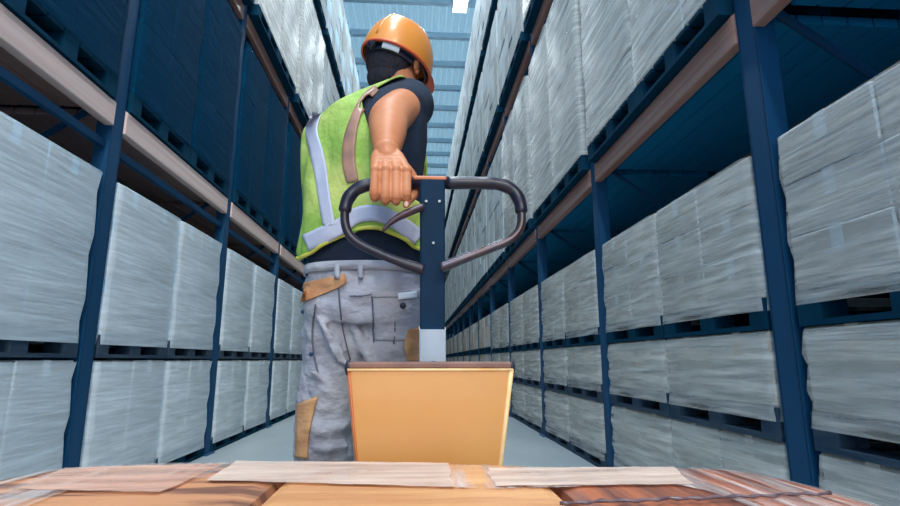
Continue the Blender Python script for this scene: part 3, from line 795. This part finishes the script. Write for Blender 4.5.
# trousers
bm = bmesh.new()
rs = []
for q, (x, y, a, b) in enumerate(((366, 271, .170, .126), (366, 280, .174, .130), (366, 296, .180, .136), (366, 312, .181, .138), (366, 326, .172, .13))):
    c = pt(x, y, BY); rs.append([c+Euler((0, 0, math.radians(-8))).to_matrix() @ Vector((math.copysign(abs(math.cos(2*PI*i/40))**.85, math.cos(2*PI*i/40))*a, math.copysign(abs(math.sin(2*PI*i/40))**.85, math.sin(2*PI*i/40))*b, 0)) for i in range(40)])
rings(bm, rs)
def pk(x, y, Y=BY): return pt(x, y, Y)
limb(bm, [pk(339, 310), pk(338, 335), pk(334, 370), pk(328, 405), pk(325, 432), pk(325, 458), Vector((ankL.x, ankL.y-.01, .30)), Vector((ankL.x, ankL.y, .12))], [.100, .098, .094, .084, .082, .080, .074, .074], 24)
limb(bm, [pk(391, 310), pk(392, 335), Vector((hipR.x, BY+.08, .62)), kneeR, kneeR.lerp(ankR, .5), ankR+Vector((0, 0, .03))], [.104, .102, .094, .084, .074, .074], 24)
# folds in the cloth
for c, r in ((((306, 395), (322, 408), (345, 402)), .012), (((302, 418), (322, 432), (346, 424)), .014), (((304, 440), (325, 450), (348, 446)), .013), (((312, 372), (335, 386), (352, 380)), .012),
             (((322, 322), (340, 352), (352, 372)), .013), (((350, 315), (362, 345), (372, 364)), .014), (((318, 318), (330, 340), (338, 362)), .011)):
    limb(bm, [pt(x, y, BY-.125+abs(x-330)*.0012 if y < 380 else BY-.082+abs(x-325)*.0012) for x, y in c], [r*.6, r, r*.6], 10, 4)
tr_ = obj('trousers', bm, M['trouser'], worker, True); remesh(tr_, .0075, 5); tr_['label'] = 'grey work trousers'
tx = bpy.data.textures.new('folds', 'CLOUDS'); tx.noise_scale = .085
dm = tr_.modifiers.new('folds', 'DISPLACE'); dm.texture = tx; dm.strength = .028; dm.mid_level = .5
trb = bvh_of(tr_); B3 = [trb]  # warm-lit areas of the trousers, laid on as coloured cloth patches
a = applique('hip_warm_patch', B3, [(305, 283), (303, 292), (300, 303)], [(345, 274), (344, 285), (312, 299)], 10, 6, M['tan'], tr_); a['label'] = 'warm light painted on the left hip'
a = applique('leg_warm_patch', B3, [(298, 404), (297, 430), (296, 458)], [(318, 396), (310, 432), (308, 458)], 6, 6, M['tan'], tr_); a['label'] = 'warm light painted on the lower left leg'
a = applique('thigh_warm_patch', B3, [(407, 330), (404, 345), (407, 361)], [(419, 326), (420, 345), (420, 361)], 6, 6, M['tan'], tr_); a['label'] = 'warm light painted on the right thigh'
applique('back_pocket', B3, [(373, 296), (374, 320), (375, 340)], [(418, 296), (419, 320), (419, 340)], 12, 6, M['trouser'], tr_, off=.002, th=.004)
applique('pocket_flap', B3, [(371, 291), (372, 297)], [(420, 289), (420, 297)], 12, 4, M['trouser'], tr_, off=.006, th=.004)
a = applique('pocket_label', B3, [(397, 293), (397.5, 300)], [(415, 291), (415, 298)], 6, 3, M['sticker'], tr_, off=.011, th=.002); a['label'] = 'small white label'
for c in (((372, 296), (373, 318), (374, 342)), ((338, 279), (340, 300), (343, 330), (350, 360)), ((316, 304), (313, 330), (314, 352), (318, 372)), ((394, 300), (395, 322), (394, 344)), ((350, 296), (362, 296), (372, 294))):
    sew('seam', list(c), .6, M['seam'], tr_, B3, 5, 1, .003)
for x, y in ((403, 305.5),):
    h, dd = hit(B3, x, y, 1.3)
    if h:
        bm = bmesh.new(); ball(bm, h[0]-dd*.012, (.0085, .006, .0085)); obj('snap_button', bm, M['rubber'], tr_, True)
for x, y in ((303, 312), (311, 354)):
    h, dd = hit(B3, x, y, 1.3)
    if h:
        bm = bmesh.new(); ball(bm, h[0]-dd*.003, (.006, .005, .006)); obj('rivet', bm, M['navy'], tr_, True)
for x in (338, 361):
    applique('belt_loop', B3+[tb], [(x-2.6, 266), (x-2.6, 279)], [(x+2.6, 266), (x+2.6, 279)], 2, 3, M['trouser'], tr_, off=.008, th=.004)
# waistband
wb = bmesh.new(); rs = []
for z, o in ((268.5, 0), (268.5, .006), (277, .007), (277, 0)):
    c = pt(366, z, BY); rs.append([c+Euler((0, 0, math.radians(-8))).to_matrix() @ Vector((math.copysign(abs(math.cos(2*PI*i/48))**.85, math.cos(2*PI*i/48))*(.1725+o), math.copysign(abs(math.sin(2*PI*i/48))**.85, math.sin(2*PI*i/48))*(.130+o), 0)) for i in range(48)])
rings(wb, rs, closed=True, cap=False); obj('waistband', wb, M['trouser'], tr_, True)
# boots
for a in (ankL, ankR):
    bm = bmesh.new(); z0 = a.z-.1
    limb(bm, [a+Vector((0, -.005, .06)), a+Vector((0, 0, -.01)), a+Vector((0, .06, -.045)), a+Vector((0, .16, -.058))], [.052, .050, .046, .036], 20)
    ball(bm, a+Vector((0, -.02, -.05)), (.044, .048, .045))
    b = obj('boot', bm, M['boot'], worker, True); remesh(b, .008, 3)
    bm = bmesh.new(); rs = []
    for z in (z0, z0+.022):
        rs.append([(a.x+.05*math.cos(q)*(1 if math.sin(q) > 0 else .85), a.y+.065+.145*math.sin(q), z) for q in [2*PI*i/32 for i in range(32)]])
    rings(bm, rs); obj('boot_sole', bm, M['rubber'], b)

# ------------------------------------------------------------------ light
w = bpy.data.worlds.new('daylight'); S.world = w; w.use_nodes = True
bg = w.node_tree.nodes['Background']; bg.inputs[0].default_value = (.72, .87, 1, 1); bg.inputs[1].default_value = 2.0
sun = bpy.data.lights.new('sun', 'SUN'); sun.energy = .9; sun.angle = .3; sun.color = (1, .82, .6)
so_ = bpy.data.objects.new('sun', sun); C.objects.link(so_); so_.location = (1, -6, 6)
so_.rotation_euler = Vector((-.22, 1, -.5)).to_track_quat('-Z', 'Y').to_euler()
S.view_settings.view_transform = 'Standard'; S.view_settings.look = 'None'; S.view_settings.gamma = 1
S.view_settings.exposure = 0.2; S.view_settings.use_curve_mapping = False
